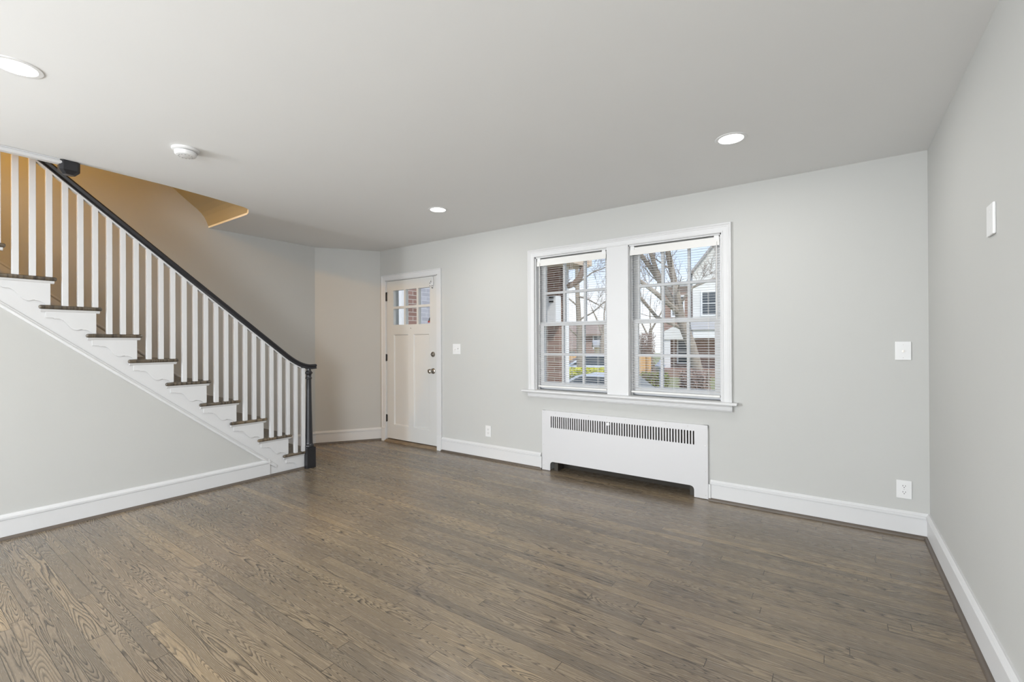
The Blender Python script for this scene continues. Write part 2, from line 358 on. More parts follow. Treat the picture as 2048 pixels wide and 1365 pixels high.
win = [(-2.914, -2.140), (-1.952, -1.195)]; WZ0, WZ1 = 0.780, 2.092
door = (-5.185, -4.255); DZ = 2.047
niche = (-2.76, -1.375, 0.0, 0.55)
outline = [(DX-0.3, 0), (door[0], 0), (door[0], DZ), (door[1], DZ), (door[1], 0), (niche[0], 0), (niche[0], niche[3]), (niche[1], niche[3]), (niche[1], 0), (0.15, 0), (0.15, H+0.1), (DX-0.3, H+0.1)]
wb = S(MB().plate(outline, [rect(a, b, WZ0, WZ1) for a, b in win], 'Y', 0.0, 0.22).build('wall_back', WALL), 'greige wall with the front door and the double window', 'wall')
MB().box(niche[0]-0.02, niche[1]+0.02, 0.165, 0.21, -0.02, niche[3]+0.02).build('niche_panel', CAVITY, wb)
S(MB().plate(rect(REAR_Y, 0.1, 0, H+0.1), [rect(-7.5, -5.7, 0.5, 2.1)], 'X', 0.0, 0.15).build('wall_right', WALL), 'plain pale greige wall at right', 'wall')  # unseen opening added to let in the right fill lamp
S(MB().box(XL-0.15, XL, REAR_Y, DY+0.02, 0, 4.6).build('wall_left', WALL), 'tall wall running up beside the stairs, tan in the hall light', 'wall')
_d = Vector((DX-XL, -DY)).normalized(); _n = Vector((-_d.y, _d.x))*0.15
S(MB().prism([(XL, DY), (DX, 0), (DX+_n.x+0.02, 0.0+_n.y), (XL+_n.x, DY+_n.y)], 'Z', 0, H+0.1).build('wall_corner', WALL), 'narrow diagonal wall between the stairs and the front door', 'wall')
SLM = 0.8136
def zline(y): return 0.127 + SLM*(-1.629-y)      # top edge of the sloping moulding on the stair side
S(MB().plate([(-1.60, 0), (-1.60, zline(-1.60)-0.03), (-4.3, zline(-4.3)-0.03), (-4.3, H), (REAR_Y, H), (REAR_Y, 0)], [rect(-7.35, -6.05, 0.5, 2.1)], 'X', XS-0.005, XS-0.10).build('wall_understair', WALL), 'greige triangular wall under the stairs', 'wall')  # unseen opening added for the fill lamp on this side
# rear wall, behind the camera, with an unseen opening added for the fill lamps
rw = S(MB().plate(rect(-5.9, 0.15, 0, H+0.1), [rect(-2.8, -0.3, 0.2, 2.2)], 'Y', REAR_Y, REAR_Y-0.2).build('wall_rear', WALL), 'wall behind the camera with a wide opening added for fill light', 'wall')
# stairwell above the room
so = [(-1.70, 2.45), (-1.812, 2.45), (-1.832, 2.505), (-1.853, 2.546), (-1.88, 2.58), (-1.923, 2.618), (-1.974, 2.655), (-2.066, 2.726), (-2.11, 2.762), (-2.6, 3.16), (-3.3, 3.73), (-3.9, 4.22), (-4.15, 4.40), (REAR_Y, 4.40)]
S(MB().prism(so + [(REAR_Y, 4.6), (-1.6, 4.6), (-1.6, 2.45)], 'X', -5.74, -4.40).build('ceiling_stairwell', HALLPAINT, smooth=False), 'curved tan soffit over the stairwell opening', 'ceiling')
S(MB().box(-4.45, -4.35, REAR_Y, -1.6, H+0.2, 4.6).build('wall_stairwell', HALLPAINT), 'upper wall on the room side of the stairwell', 'wall')
S(MB().box(-5.9, -4.4, REAR_Y-0.1, REAR_Y, H+0.2, 4.6).build('wall_hall', HALLPAINT), 'end wall of the upstairs hall', 'wall')

# ------------------------------------------------------------------ baseboards and shoe mouldings
BP = [(0, 0), (0.016, 0), (0.016, 0.122), (0.0135, 0.1245), (0.0135, 0.127), (0.022, 0.129), (0.022, 0.141), (0.0165, 0.144), (0.015, 0.147), (0.015, 0.1485), (0.008, 0.159), (0, 0.159)]
BP = [(d-0.0, h) for d, h in BP]
SH = [(0.014, 0)] + [(0.016+0.017*math.cos(R(a)), 0.019*math.sin(R(a))) for a in (0, 25, 50, 75, 90)] + [(0.014, 0.019)]
def board(name, path, label):
    S(MB().sweep(path, BP, XY).build(name, WHITE), label, 'baseboard')
def shoe(name, path, label):
    S(MB().sweep(path, SH, XY).build(name, SHOE, smooth=True), label, 'trim')
# travel so that the room lies to the right
board('baseboard_left', [(XS-0.005, REAR_Y), (XS-0.005, -1.655)], 'white baseboard along the wall under the stairs')
shoe('trim_1', [(XS-0.005, REAR_Y), (XS-0.005, -1.325)], 'dark shoe moulding along the wall under the stairs')
board('baseboard_corner', [(XL, -1.45), (XL, DY), (DX+0.006, 0.009)], 'white baseboard around the diagonal corner by the newel post')
shoe('trim_2', [(XL, -1.15), (XL, DY), (DX+0.006, 0.009)], 'dark shoe moulding around the diagonal corner')
board('baseboard_back', [(-4.20, 0), (-2.845, 0)], 'white baseboard between the front door and the radiator cover')
shoe('trim_3', [(-4.19, 0), (-2.832, 0)], 'dark shoe moulding between the front door and the radiator cover')
board('baseboard_right', [(-1.285, 0), (0, 0), (0, REAR_Y)], 'white baseboard from the radiator cover round the right corner')
shoe('trim_4', [(-1.295, 0), (0, 0), (0, REAR_Y)], 'dark shoe moulding from the radiator cover round the right corner')
for nm, a, b in (('baseboard_block', -2.850, -2.832), ('baseboard_block', -1.298, -1.280)):
    S(MB().box(a, b, -0.024, 0.0, 0.0, 0.125).build(nm, WHITE, bevel=0.002), 'white baseboard end block at the %s end of the radiator cover' % ('door' if a < -2 else 'corner'), 'trim')

# ================================================================== STAIRS
RISE, RUN = 0.1912, 0.235; T0 = 0.175; F0 = -1.213; NT = 13
front = lambda i: F0 - RUN*i
top = lambda i: T0 + RISE*i
TH = 0.028
stair = thing('staircase', 'closed straight staircase with dark oak treads and white scrolled side against the left wall', 'staircase')
# stringer (white side)
saw = []
for i in range(NT):
    y0 = front(i)-0.030
    zb = 0 if i == 0 else top(i-1)-TH
    saw += [(y0, zb), (y0, top(i)-TH)]
saw += [(-4.33, top(NT-1)-TH), (-4.33, zline(-4.33)-0.02), (-1.655, zline(-1.655)-0.02), (-1.655, 0)]
MB().prism(saw, 'X', XS-0.06, XS-0.001).build('stringer', WHITE, stair)
# sloping moulding under the stringer
mp_yz = lambda y, z, h: (XS-0.006+h, y, z)
path = [(-4.33, zline(-4.33)), (-1.585, zline(-1.585))]
MB().sweep(path, [(0.0, 0), (0.0, 0.010), (0.003, 0.013), (0.008, 0.013), (0.010, 0.016), (0.018, 0.020), (0.024, 0.018), (0.027, 0.012), (0.029, 0.011), (0.030, 0)], mp_yz).build('stringer_moulding', WHITE, stair)
for i in range(NT):
    f, z = front(i), top(i)
    # tread with returned nosing
    ol = [(-5.715, f), (XS+0.030, f), (XS+0.030, f-0.324), (XS+0.002, f-0.324), (XS+0.002, f-0.262), (-5.715, f-0.262)]
    MB().prism(ol, 'Z', z-TH, z).build('tread', TREADM, stair, bevel=0.012, seg=3, smooth=False)
    MB().box(-5.715, XS-0.06, f-0.05, f-0.030, z-RISE if i else 0, z-TH).build('riser', WHITE, stair)
    # cove under the nosing
    MB().prism([(XS, z-TH), (XS+0.019, z-TH), (XS+0.016, z-TH-0.008), (XS+0.009, z-TH-0.016), (XS+0.006, z-TH-0.018), (XS, z-TH-0.018)], 'Y', f-0.012, f-0.312).build('cove', WHITE, stair)
    # scrolled bracket
    yb, zt = f-0.030, z-TH-0.001
    sc = [(-0.288, -0.085), (-0.252, -0.085), (-0.248, -0.091), (-0.222, -0.091), (-0.207, -0.098), (-0.193, -0.113), (-0.180, -0.131), (-0.168, -0.147), (-0.158, -0.158), (-0.147, -0.165), (-0.136, -0.168), (-0.126, -0.167), (-0.113, -0.162), (-0.106, -0.160), (-0.104, -0.164), (-0.089, -0.164), (-0.075, -0.169), (-0.063, -0.177), (-0.054, -0.190)]
    ztop = z
    bl = [(f+a, ztop+b) for a, b in sc]
    if i == 0:
        bl = [(f-0.288, ztop-0.085), (f-0.252, ztop-0.085), (f-0.248, ztop-0.091), (f-0.222, ztop-0.091), (f-0.205, ztop-0.099), (f-0.190, ztop-0.118), (f-0.172, ztop-0.150), (f-0.160, 0.003)]
        bl += [(f-0.060, 0.003), (f-0.060, ztop-TH), (f-0.288, ztop-TH)]
    else:
        bl += [(yb, ztop-0.190), (yb, zt), (f-0.288, zt)]
    MB().prism(bl, 'X', XS-0.002, XS+0.009).build('bracket', WHITE, stair, bevel=0.0012, seg=1)
# skirt board on the wall side
sk = lambda y: 1.664 + SLM*(-2.968-y)
MB().prism([(-1.16, 0), (-1.16, 0.16), (-1.21, sk(-1.13)), (-4.3, sk(-4.3)), (-4.3, sk(-4.3)-0.42), (-1.45, 0)], 'X', XL+0.001, XL+0.018).build('skirt_board', WHITE, stair)
MB().sweep([(-1.16, sk(-1.16)), (-4.3, sk(-4.3))], [(0.0, 0), (0.0, 0.026), (-0.012, 0.024), (-0.022, 0.014), (-0.022, 0)], lambda y, z, h: (XL+h, y, z)).build('skirt_moulding', WHITE, stair)

# ------------------------------------------------------------------ railing
rail = thing('stair_railing', 'black handrail on white square balusters ending at a turned black newel post', 'stair railing')
XB = -4.815
def zr(y): return 1.438 + 0.8145*(-1.879-y)      # centre line of the handrail
pth = [(-4.28, zr(-4.28)), (-3.0, zr(-3.0)), (-1.50, zr(-1.50))]
p0, p1, p2 = Vector((-1.50, zr(-1.50))), Vector((-1.352, 1.012)), Vector((-1.24, 1.012))
for k in range(1, 9):
    t = k/9; q = p0*(1-t)**2 + p1*2*t*(1-t) + p2*t*t; pth.append((q.x, q.y))
pth += [(-1.24, 1.012), (-1.222, 1.013), (-1.195, 1.014)]
# offsets: right of travel (+y, downwards) is below
hp = [(-0.024, 0.010), (-0.022, 0.019), (-0.017, 0.026), (-0.009, 0.029), (-0.004, 0.026), (0.001, 0.021), (0.008, 0.0185), (0.013, 0.020), (0.016, 0.024), (0.021, 0.025), (0.024, 0.021), (0.024, 0.012)]
hp = hp + [(d, -h) for d, h in reversed(hp)]
hr = MB().sweep(pth, hp, lambda y, z, h: (XB+h, y, z)).build('handrail', BLACKP, rail, smooth=True)
MB().sweep(pth[:3] + [pth[3], pth[5], pth[7]], [(0.024, 0.017), (0.034, 0.017), (0.034, -0.017), (0.024, -0.017)], lambda y, z, h: (XB+h, y, z)).build('fillet', WHITE, rail)
rail_z = lambda y: next((a[1]+(b[1]-a[1])*(y-a[0])/(b[0]-a[0]) for a, b in zip(pth, pth[1:]) if a[0] <= y <= b[0]), 1.012)
for k in range(37):
    y = -1.330 - 0.0783*k
    i = 0 if k < 2 else 1+(k-2)//3
    if i >= NT: break
    MB().box(XB-0.016, XB+0.016, y-0.016, y+0.016, top(i)-0.002, rail_z(y)-0.026).build('baluster', WHITE, rail, bevel=0.0015, seg=1)
# newel post
NX, NY = -4.806, -1.272
nw = MB().box(NX-0.046, NX+0.046, NY-0.046, NY+0.046, 0.0, 0.208).build('newel_base', BLACKP, rail, bevel=0.003)
npf = [(0.0, 0.206), (0.040, 0.206), (0.0465, 0.212), (0.0475, 0.222), (0.043, 0.232), (0.038, 0.236), (0.0355, 0.245), (0.0345, 0.26), (0.0335, 0.32), (0.0305, 0.46), (0.027, 0.62), (0.0245, 0.78), (0.0235, 0.885),
       (0.0245, 0.890), (0.0305, 0.896), (0.0305, 0.902), (0.0255, 0.907), (0.0235, 0.915), (0.0238, 0.930), (0.026, 0.938), (0.033, 0.944), (0.0375, 0.950), (0.0365, 0.956), (0.029, 0.962), (0.0235, 0.972), (0.021, 0.980), (0.021, 0.994)]
MB().lathe(npf, (NX, NY, 0), 'Z', 32).build('newel_post', BLACKP, rail, smooth=True)

# ------------------------------------------------------------------ edge of the stairwell opening: white nosing and black newel drop
S(MB().prism([(-4.572, H-0.030), (-4.532, H-0.030), (-4.524, H-0.022), (-4.526, H-0.012), (-4.534, H-0.006), (-4.534, H), (-4.572, H)], 'Y', -4.75, -3.115).build('trim_5', WHITE), 'white nosing strip along the edge of the stairwell opening', 'trim')
nd = thing('newel_drop', 'black chamfered newel drop hanging from the ceiling edge above the handrail', 'newel drop')
bx0, bx1, by0, by1 = -4.605, -4.520, -3.128, -3.028; c_ = 0.016
MB().prism([(bx0+c_, by0), (bx1-c_, by0), (bx1, by0+c_), (bx1, by1-c_), (bx1-c_, by1), (bx0+c_, by1), (bx0, by1-c_), (bx0, by0+c_)], 'Z', H-0.064, H-0.0005).build('block', BLACKP, nd, bevel=0.002, seg=1)
o8 = lambda g, z: [(x, y, z) for x, y in ((bx0+c_+g, by0+g), (bx1-c_-g, by0+g), (bx1-g, by0+c_+g), (bx1-g, by1-c_-g), (bx1-c_-g, by1-g), (bx0+c_+g, by1-g), (bx0+g, by1-c_-g), (bx0+g, by0+c_+g))]
m_ = MB(); m_.v += o8(0.0, H-0.064) + o8(0.020, H-0.086)
for i in range(8): m_.f.append((i, (i+1) % 8, 8+(i+1) % 8, 8+i))
m_.f += [tuple(range(8)), tuple(range(15, 7, -1))]
m_.build('cap', BLACKP, nd)

# ================================================================== WINDOWS
# shared surround
sur = struct('trim_6', 'white moulded surround of the double window with sill and apron', 'window trim')
cas = [(0.0, 0.0), (0.0, -0.024), (0.008, -0.026), (0.014, -0.022), (0.020, -0.0185), (0.026, -0.0185), (0.028, -0.0155), (0.058, -0.0135), (0.060, -0.0165), (0.068, -0.0165), (0.072, -0.012), (0.072, 0.0)]
ozx0, ozx1, ozt = -2.986, -1.125, 2.163
MB().sweep([(ozx0, 0.778), (ozx0, ozt), (ozx1, ozt), (ozx1, 0.778)], cas, lambda x, z, h: (x, h, z)).build('casing', WHITE, sur)
MB().box(-2.146, -1.946, -0.0145, 0.0, 0.778, 2.093).build('mullion_casing', WHITE, sur, bevel=0.0015)
sill = MB().prism([(0.10, 0.778), (-0.052, 0.778), (-0.060, 0.772), (-0.060, 0.760), (-0.052, 0.754), (0.0, 0.754), (0.10, 0.754)], 'X', -3.045, -1.085).build('window_sill', WHITE, sur, bevel=0.002)
MB().prism([(0, 0.755), (-0.030, 0.755), (-0.030, 0.748), (-0.024, 0.742), (-0.022, 0.722), (-0.026, 0.716), (-0.018, 0.704), (0, 0.704)], 'X', -2.990, -1.122).build('apron', WHITE, sur)

def window(name, x0, x1, label):
    w = struct(name, label, 'window')
    z0, z1 = 0.778, WZ1
    j = MB(); t = 0.012
    j.box(x0, x0+t, 0.001, 0.15, z0, z1); j.box(x1-t, x1, 0.001, 0.15, z0, z1); j.box(x0, x1, 0.001, 0.15, z1-t, z1); j.box(x0, x1, 0.10, 0.25, z0-0.02, z0+0.014)
    j.box(x0+t, x0+t+0.012, 0.045, 0.060, z0, z1-t); j.box(x1-t-0.012, x1-t, 0.045, 0.060, z0, z1-t)
    j.build('jamb', WHITE, w)
    zm = 1.415
    for nm, ya, yb, za, zb, lo in (('lower_sash', 0.062, 0.092, z0+0.014, zm+0.030, True), ('upper_sash', 0.096, 0.126, zm-0.006, z1-t, False)):
        a, b = x0+t+0.002, x1-t-0.002
        s = 0.052; bot = 0.062 if lo else 0.036; tp = 0.036 if lo else 0.050
        gx0, gx1, gz0, gz1 = a+s, b-s, za+bot, zb-tp
        holes = []; mw = 0.022
        wv = (gx1-gx0-2*mw)/3; hv = (gz1-gz0-mw)/2
        for c in range(3):
            for r in range(2):
                hx = gx0+c*(wv+mw); hz = gz0+r*(hv+mw); holes.append(rect(hx, hx+wv, hz, hz+hv))
        so_ = MB().plate(rect(a, b, za, zb), holes, 'Y', ya, yb).build(nm, WHITE, w)
        MB().box(gx0-0.004, gx1+0.004, (ya+yb)/2-0.0015, (ya+yb)/2+0.0015, gz0-0.004, gz1+0.004).build('pane', GLASS, so_)
    return w
window('window_1', *win[0], 'left white double hung window of the pair')
window('window_2', *win[1], 'right white double hung window of the pair')

def blind(x0, x1, label, cords, wand_side):
    b = thing('window_blind', label, 'window blind', 'mini blinds in the front window')
    yc = 0.028
    MB().box(x0, x1, yc-0.018, yc+0.018, 2.040, 2.068).build('head_rail', BLINDW, b, bevel=0.002)
    MB().prism([(yc-0.021, 2.000), (yc-0.021, 2.047), (yc-0.024, 2.047), (yc-0.025, 2.000)], 'X', x0, x1).build('valance', BLINDW, b)
    m = MB(); pitch = 0.0208; n = 0; z = 1.990
    while z > 0.838:
        w = 0.0125; th = 0.0007; tl = 0.0010
        top_ = [(yc-w, z-tl), (yc-w*0.5, z+0.0012-tl*0.5), (yc, z+0.0017), (yc+w*0.5, z+0.0012+tl*0.5), (yc+w, z+tl)]
        m.prism(top_ + [(y, q-th) for y, q in reversed(top_)], 'X', x0+0.004, x1-0.004); z -= pitch; n += 1
    m.build('slats', BLINDW, b)
    MB().box(x0+0.002, x1-0.002, yc-0.013, yc+0.013, 0.806, 0.822).build('bottom_rail', BLINDW, b, bevel=0.003)
    for c in cords:
        q = MB()
        for dy in (-0.0135, 0.0135): q.box(c-0.0008, c+0.0008, yc+dy-0.0006, yc+dy+0.0006, 0.82, 2.045)
        q.build('ladder_cord', BLINDW, b)
    wx = x0+0.035 if wand_side < 0 else x1-0.02
    MB().tube([(wx, yc-0.030, 2.03), (wx, yc-0.031, 1.42)], 0.0035, 6).build('tilt_wand', BLINDW, b)
    for cx in (x0+0.02, x1-0.022):
        MB().box(cx-0.018, cx+0.018, yc-0.021, yc+0.02, 2.036, 2.080).build('bracket', PLASTIC, b, bevel=0.001)
    return b
blind(-2.893, -2.160, 'white mini blind in the left half of the double window', (-2.80, -2.52, -2.25), -1)
blind(-1.936, -1.212, 'white mini blind in the right half of the double window', (-1.86, -1.57, -1.30), 1)

# ================================================================== FRONT DOOR
d = struct('door_1', 'white front door with six small panes over two tall panels', 'door')
dx0, dx1, dz0, dz1 = -5.163, -4.278, 0.040, 2.035; yf, yb = 0.004, 0.048
gx0, gx1, gz0, gz1 = -5.037, -4.388, 1.478, 1.912; mw = 0.030
wv = (gx1-gx0-2*mw)/3; hv = (gz1-gz0-mw)/2
lights = [rect(gx0+c*(wv+mw), gx0+c*(wv+mw)+wv, gz0+r*(hv+mw), gz0+r*(hv+mw)+hv) for c in range(3) for r in range(2)]
pans = [rect(-5.033, -4.765, 0.216, 1.358), rect(-4.672, -4.402, 0.216, 1.358)]
slab = MB().plate(rect(dx0, dx1, dz0, dz1), lights+pans, 'Y', yf, yb).build('slab', DOORW, d)
MB().box(gx0-0.005, gx1+0.005, 0.024, 0.028, gz0-0.005, gz1+0.005).build('pane', GLASS, d)
for p in pans:
    MB().box(p[0][0]-0.004, p[1][0]+0.004, 0.018, 0.034, p[0][1]-0.004, p[2][1]+0.004).build('panel', DOORW, d)
    x0, x1, z0, z1 = p[0][0], p[1][0], p[0][1], p[2][1]
    MB().sweep([(x0, z0), (x0, z1), (x1, z1), (x1, z0), (x0, z0)], [(0, yf), (0, 0.02), (0.014, 0.02), (0.004, yf+0.002)], lambda x, z, h: (x, h, z)).build('panel_moulding', DOORW, d)
# frame: jambs and casing
jm = MB().box(door[0], dx0-0.003, -0.004, 0.12, 0, DZ).box(dx1+0.003, door[1], -0.004, 0.12, 0, DZ).box(door[0], door[1], -0.004, 0.12, dz1+0.004, DZ)
jm.build('jamb', WHITE, d)
ca = [(0, 0), (0, -0.022), (0.007, -0.024), (0.012, -0.019), (0.018, -0.017), (0.062, -0.0145), (0.066, -0.012), (0.066, 0)]
MB().sweep([(-5.240, 0.17), (-5.240, 2.112), (-4.188, 2.112), (-4.188, 0.17)], ca, lambda x, z, h: (x, h, z)).build('casing', WHITE, d)
for a, b in ((-5.243, -5.172), (-4.256, -4.185)):
    MB().box(a, b, -0.026, 0.0, 0.0, 0.172).build('plinth_block', WHITE, d, bevel=0.002)
MB().prism([(-0.030, 0.0), (-0.026, 0.012), (-0.004, 0.026), (0.06, 0.032), (0.14, 0.030), (0.14, 0.0)], 'X', door[0], door[1]).build('threshold', paint('worn_oak_threshold', (0.20, 0.145, 0.09), 0.6, 0.4, 14), d)
for z0, z1 in ((1.785, 1.892), (1.019, 1.109), (0.247, 0.339)):
    h = MB(); h.tube([(-5.166, -0.004, z0), (-5.166, -0.004, z1)], 0.0075, 8); h.box(-5.178, -5.154, -0.001, 0.006, z0+0.004, z1-0.004)
    ho = h.build('hinge', IRON, d, smooth=True)
MB().tube([(-5.166, -0.006, 1.888), (-5.150, -0.022, 1.892), (-5.118, -0.030, 1.890)], [0.005, 0.004, 0.006], 8).build('hinge_stop', IRON, d)
MB().lathe([(0.0, 0.006), (0.031, 0.006), (0.031, -0.004), (0.027, -0.010), (0.015, -0.012), (0.0, -0.012)], (-4.336, 0, 1.114), 'Y', 24).build('deadbolt', NICKEL, d, smooth=True)
MB().box(-4.350, -4.322, -0.026, -0.010, 1.110, 1.119).build('deadbolt_turn', NICKEL, d, bevel=0.002)
kn = MB().lathe([(0.0, 0.006), (0.033, 0.006), (0.033, -0.004), (0.026, -0.010), (0.013, -0.014), (0.011, -0.030), (0.016, -0.036), (0.025, -0.044), (0.0275, -0.056), (0.024, -0.068), (0.014, -0.074), (0.0, -0.075)], (-4.334, 0, 0.918), 'Y', 28).build('door_knob', NICKEL, d, smooth=True)
# small white latch in the upper right corner
lt = MB().box(-4.372, -4.318, -0.014, 0.004, 1.915, 1.960).build('latch_plate', WHITE, d, bevel=0.003)
MB().tube([(-4.322, -0.012, 1.93), (-4.322, -0.012, 2.03)], 0.005, 8).build('latch_rod', WHITE, d)
MB().lathe([(0.009, 0), (0.009, -0.012), (0, -0.013)], (-4.362, -0.012, 1.972), 'Y', 12).build('latch_knob', PLASTIC, d)
m = MB()
for x, z in ((-4.365, 1.950), (-4.365, 1.922), (-4.330, 1.922), (-4.335, 1.896)): m.lathe([(0.0045, 0.0), (0.0045, -0.018), (0, -0.0185)], (x, 0, z), 'Y', 8)
m.build('latch_screws', IRON, d)
MB().lathe([(0.005, 0.006), (0.005, 0.0025), (0.0, 0.0025)], (-4.718, 0, 1.43), 'Y', 10).build('peg_hole', DARK, d)

# ================================================================== RADIATOR COVER
rc = thing('radiator_cover', 'white flat metal radiator cover with slotted grille under the window', 'radiator cover')
RX0, RX1 = -2.827, -1.300
ol = [(RX0, 0.004), (-2.737, 0.004), (-2.737, 0.062), (-2.732, 0.078), (-2.720, 0.089), (-2.705, 0.092), (-1.437, 0.092), (-1.420, 0.088), (-1.409, 0.077), (-1.405, 0.062), (-1.405, 0.004), (RX1, 0.004), (RX1, 0.585), (RX0, 0.585)]
ns = 58; pit = (1.402-2.728)/-(ns)
slots = []
for k in range(ns):
    cx = -2.728 + 0.0055 + k*(1.326-0.011)/(ns-1)
    slots.append(rrect(cx-0.0056, cx+0.0056, 0.421, 0.533, 0.0055, 3))
MB().plate(ol, slots, 'Y', -0.020, -0.0178).build('panel', RADW, rc)
fr = MB().box(RX0, RX0+0.03, -0.0178, -0.0005, 0.004, 0.585).box(RX1-0.03, RX1, -0.0178, -0.0005, 0.004, 0.585).box(RX0, RX1, -0.0178, -0.0005, 0.555, 0.585)
fr.build('frame', RADW, rc)
MB().lathe([(0.0, -0.0205), (0.0155, -0.0205), (0.0155, -0.026), (0.013, -0.029), (0.0, -0.030)], (-2.135, 0, 0.514), 'Y', 24).build('knob', PLASTIC, rc, smooth=True)
sc_ = [(RX0+0.018, z) for z in (0.56, 0.45, 0.25, 0.05)] + [(RX1-0.018, z) for z in (0.56, 0.42, 0.22, 0.03)] + [(RX0+0.15+k*0.175, 0.566) for k in range(8)]
for x, z in sc_:
    MB().lathe([(0.0045, -0.0195), (0.004, -0.0215), (0.0, -0.0222)], (x, 0, z), 'Y', 10).build('screw', SCREW, rc)
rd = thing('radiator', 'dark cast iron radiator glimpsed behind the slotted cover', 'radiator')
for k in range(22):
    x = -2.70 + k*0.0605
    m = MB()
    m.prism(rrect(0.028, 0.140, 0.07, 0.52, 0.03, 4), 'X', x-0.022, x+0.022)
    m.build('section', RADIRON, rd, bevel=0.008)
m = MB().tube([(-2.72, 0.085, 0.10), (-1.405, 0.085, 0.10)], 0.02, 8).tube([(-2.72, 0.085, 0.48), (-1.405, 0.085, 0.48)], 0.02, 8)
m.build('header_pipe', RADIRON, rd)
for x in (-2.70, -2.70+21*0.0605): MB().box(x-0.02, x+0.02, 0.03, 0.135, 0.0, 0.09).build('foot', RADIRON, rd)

# ================================================================== WALL PLATES
def plate_back(name, x0, x1, z0, z1, label, cat, group=None):
    t = thing(name, label, cat, group)
    MB().box(x0, x1, -0.0065, 0.0, z0, z1).build('cover_plate', PLASTIC, t, bevel=0.0025)
    return t
# cable jack by the right corner
t = plate_back('cable_outlet', -0.163, -0.083, 1.121, 1.240, 'white wall plate with a single cable jack near the right corner', 'wall plate')
MB().lathe([(0.0065, -0.006), (0.0065, -0.010), (0.0045, -0.010), (0.0045, -0.022), (0.0, -0.022)], (-0.123, 0, 1.178), 'Y', 12).build('jack', NICKEL, t)
for z in (1.178-0.042, 1.178+0.042): MB().lathe([(0.003, -0.006), (0.003, -0.0075), (0, -0.0075)], (-0.123, 0, z), 'Y', 8).build('screw', SCREW, t)
def outlet(x0, x1, z0, z1, label):
    t = plate_back('power_outlet', x0, x1, z0, z1, label, 'outlet', 'white duplex power outlets on the window wall')
    cx, cz = (x0+x1)/2, (z0+z1)/2
    for s in (-1, 1):
        z = cz+s*0.0195
        r = MB().prism(rrect(cx-0.0165, cx+0.0165, z-0.0140, z+0.0140, 0.008, 4), 'Y', -0.009, -0.005).build('receptacle', PLASTIC, t)
        q = MB()
        for sx in (-0.0063, 0.0063): q.box(cx+sx-0.0012, cx+sx+0.0012, -0.0094, -0.0085, z+0.0005, z+0.0085)
        q.lathe([(0.0026, -0.0085), (0.0026, -0.0095), (0, -0.0095)], (cx, 0, z-0.0065), 'Y', 10)
        q.build('slots', DARK, r)
    MB().lathe([(0.003, -0.006), (0.003, -0.0075), (0, -0.0075)], (cx, 0, cz), 'Y', 8).build('screw', SCREW, t)
outlet(-0.161, -0.085, 0.234, 0.350, 'white power outlet low on the wall by the right corner')
outlet(-3.548, -3.474, 0.240, 0.359, 'white power outlet low on the wall between the front door and the radiator cover')
t = plate_back('light_switch', -4.017, -3.901, 1.118, 1.236, 'white double light switch beside the front door', 'light switch')
for cx, up in ((-3.982, -1), (-3.936, 1)):
    MB().prism([(-0.006, 1.177+up*0.004-0.007), (-0.018, 1.177+up*0.010-0.003), (-0.018, 1.177+up*0.010+0.003), (-0.006, 1.177+up*0.004+0.007)], 'X', cx-0.0045, cx+0.0045).build('toggle', PLASTIC, t)
    MB().box(cx-0.006, cx+0.006, -0.0072, -0.006, 1.165, 1.189).build('toggle_slot', DARK if False else PLASTIC, t)
    for z in (1.147, 1.207): MB().lathe([(0.003, -0.006), (0.003, -0.0075), (0, -0.0075)], (cx, 0, z), 'Y', 8).build('screw', SCREW, t)
t = thing('blank_plate', 'white blank wall plate high on the right wall', 'wall plate')
MB().box(-0.009, 0.0, -1.478, -1.392, 1.632, 1.748).build('cover_plate', PLASTIC, t, bevel=0.003)
for z in (1.66, 1.72): MB().lathe([(0.003, -0.008), (0.003, -0.0095), (0, -0.0095)], (0, -1.435, z), 'X', 8).build('screw', PLASTIC, t)

# ================================================================== CEILING FIXTURES
def downlight(x, y, label):
    t = thing('recessed_light', label, 'ceiling light', 'recessed ceiling lights', loc=(x, y, H))
    MB().lathe([(0.066, -0.0012), (0.068, -0.004), (0.084, -0.003), (0.087, 0.0)], (0, 0, 0), 'Z', 40).build('trim_ring', PLASTIC, t, smooth=True)
    MB().lathe([(0.0, -0.0028), (0.067, -0.0028), (0.067, -0.0005), (0.0, -0.0005)], (0, 0, 0), 'Z', 40).build('lens', LENS, t)
    l = add_light('lamp_glow', 'AREA', (0, 0, -0.006), (0, 0, -1), LAMP_W, (1.0, 0.985, 0.955), 0.13); l.parent = t
downlight(-0.972, -0.901, 'round lit ceiling light nearest the right wall')
downlight(-3.372, -0.890, 'round lit ceiling light before the front door')
downlight(-3.345, -3.470, 'round lit ceiling light at the left edge above the stairs wall')
downlight(-0.972, -3.470, 'round ceiling light right above the camera')
sd = thing('smoke_detector', 'round white smoke detector on the ceiling near the stairs', 'smoke detector', loc=(-3.722, -2.712, H))
MB().lathe([(0.0, 0.0), (0.072, 0.0), (0.071, -0.010), (0.064, -0.014), (0.0, -0.014)], (0, 0, 0), 'Z', 40).build('base', PLASTIC, sd, smooth=True)
MB().lathe([(0.052, -0.013), (0.052, -0.018)], (0, 0, 0), 'Z', 40).build('vent_gap', DARK, sd)
MB().lathe([(0.0, -0.0175), (0.058, -0.0175), (0.0575, -0.030), (0.052, -0.040), (0.040, -0.044), (0.0, -0.045)], (0, 0, 0), 'Z', 40).build('housing', PLASTIC, sd, smooth=True)
m = MB()
for k in range(12):
    a = R(30*k+8); m.box(0.036*math.cos(a)-0.003, 0.036*math.cos(a)+0.003, 0.036*math.sin(a)-0.003, 0.036*math.sin(a)+0.003, -0.0455, -0.043)
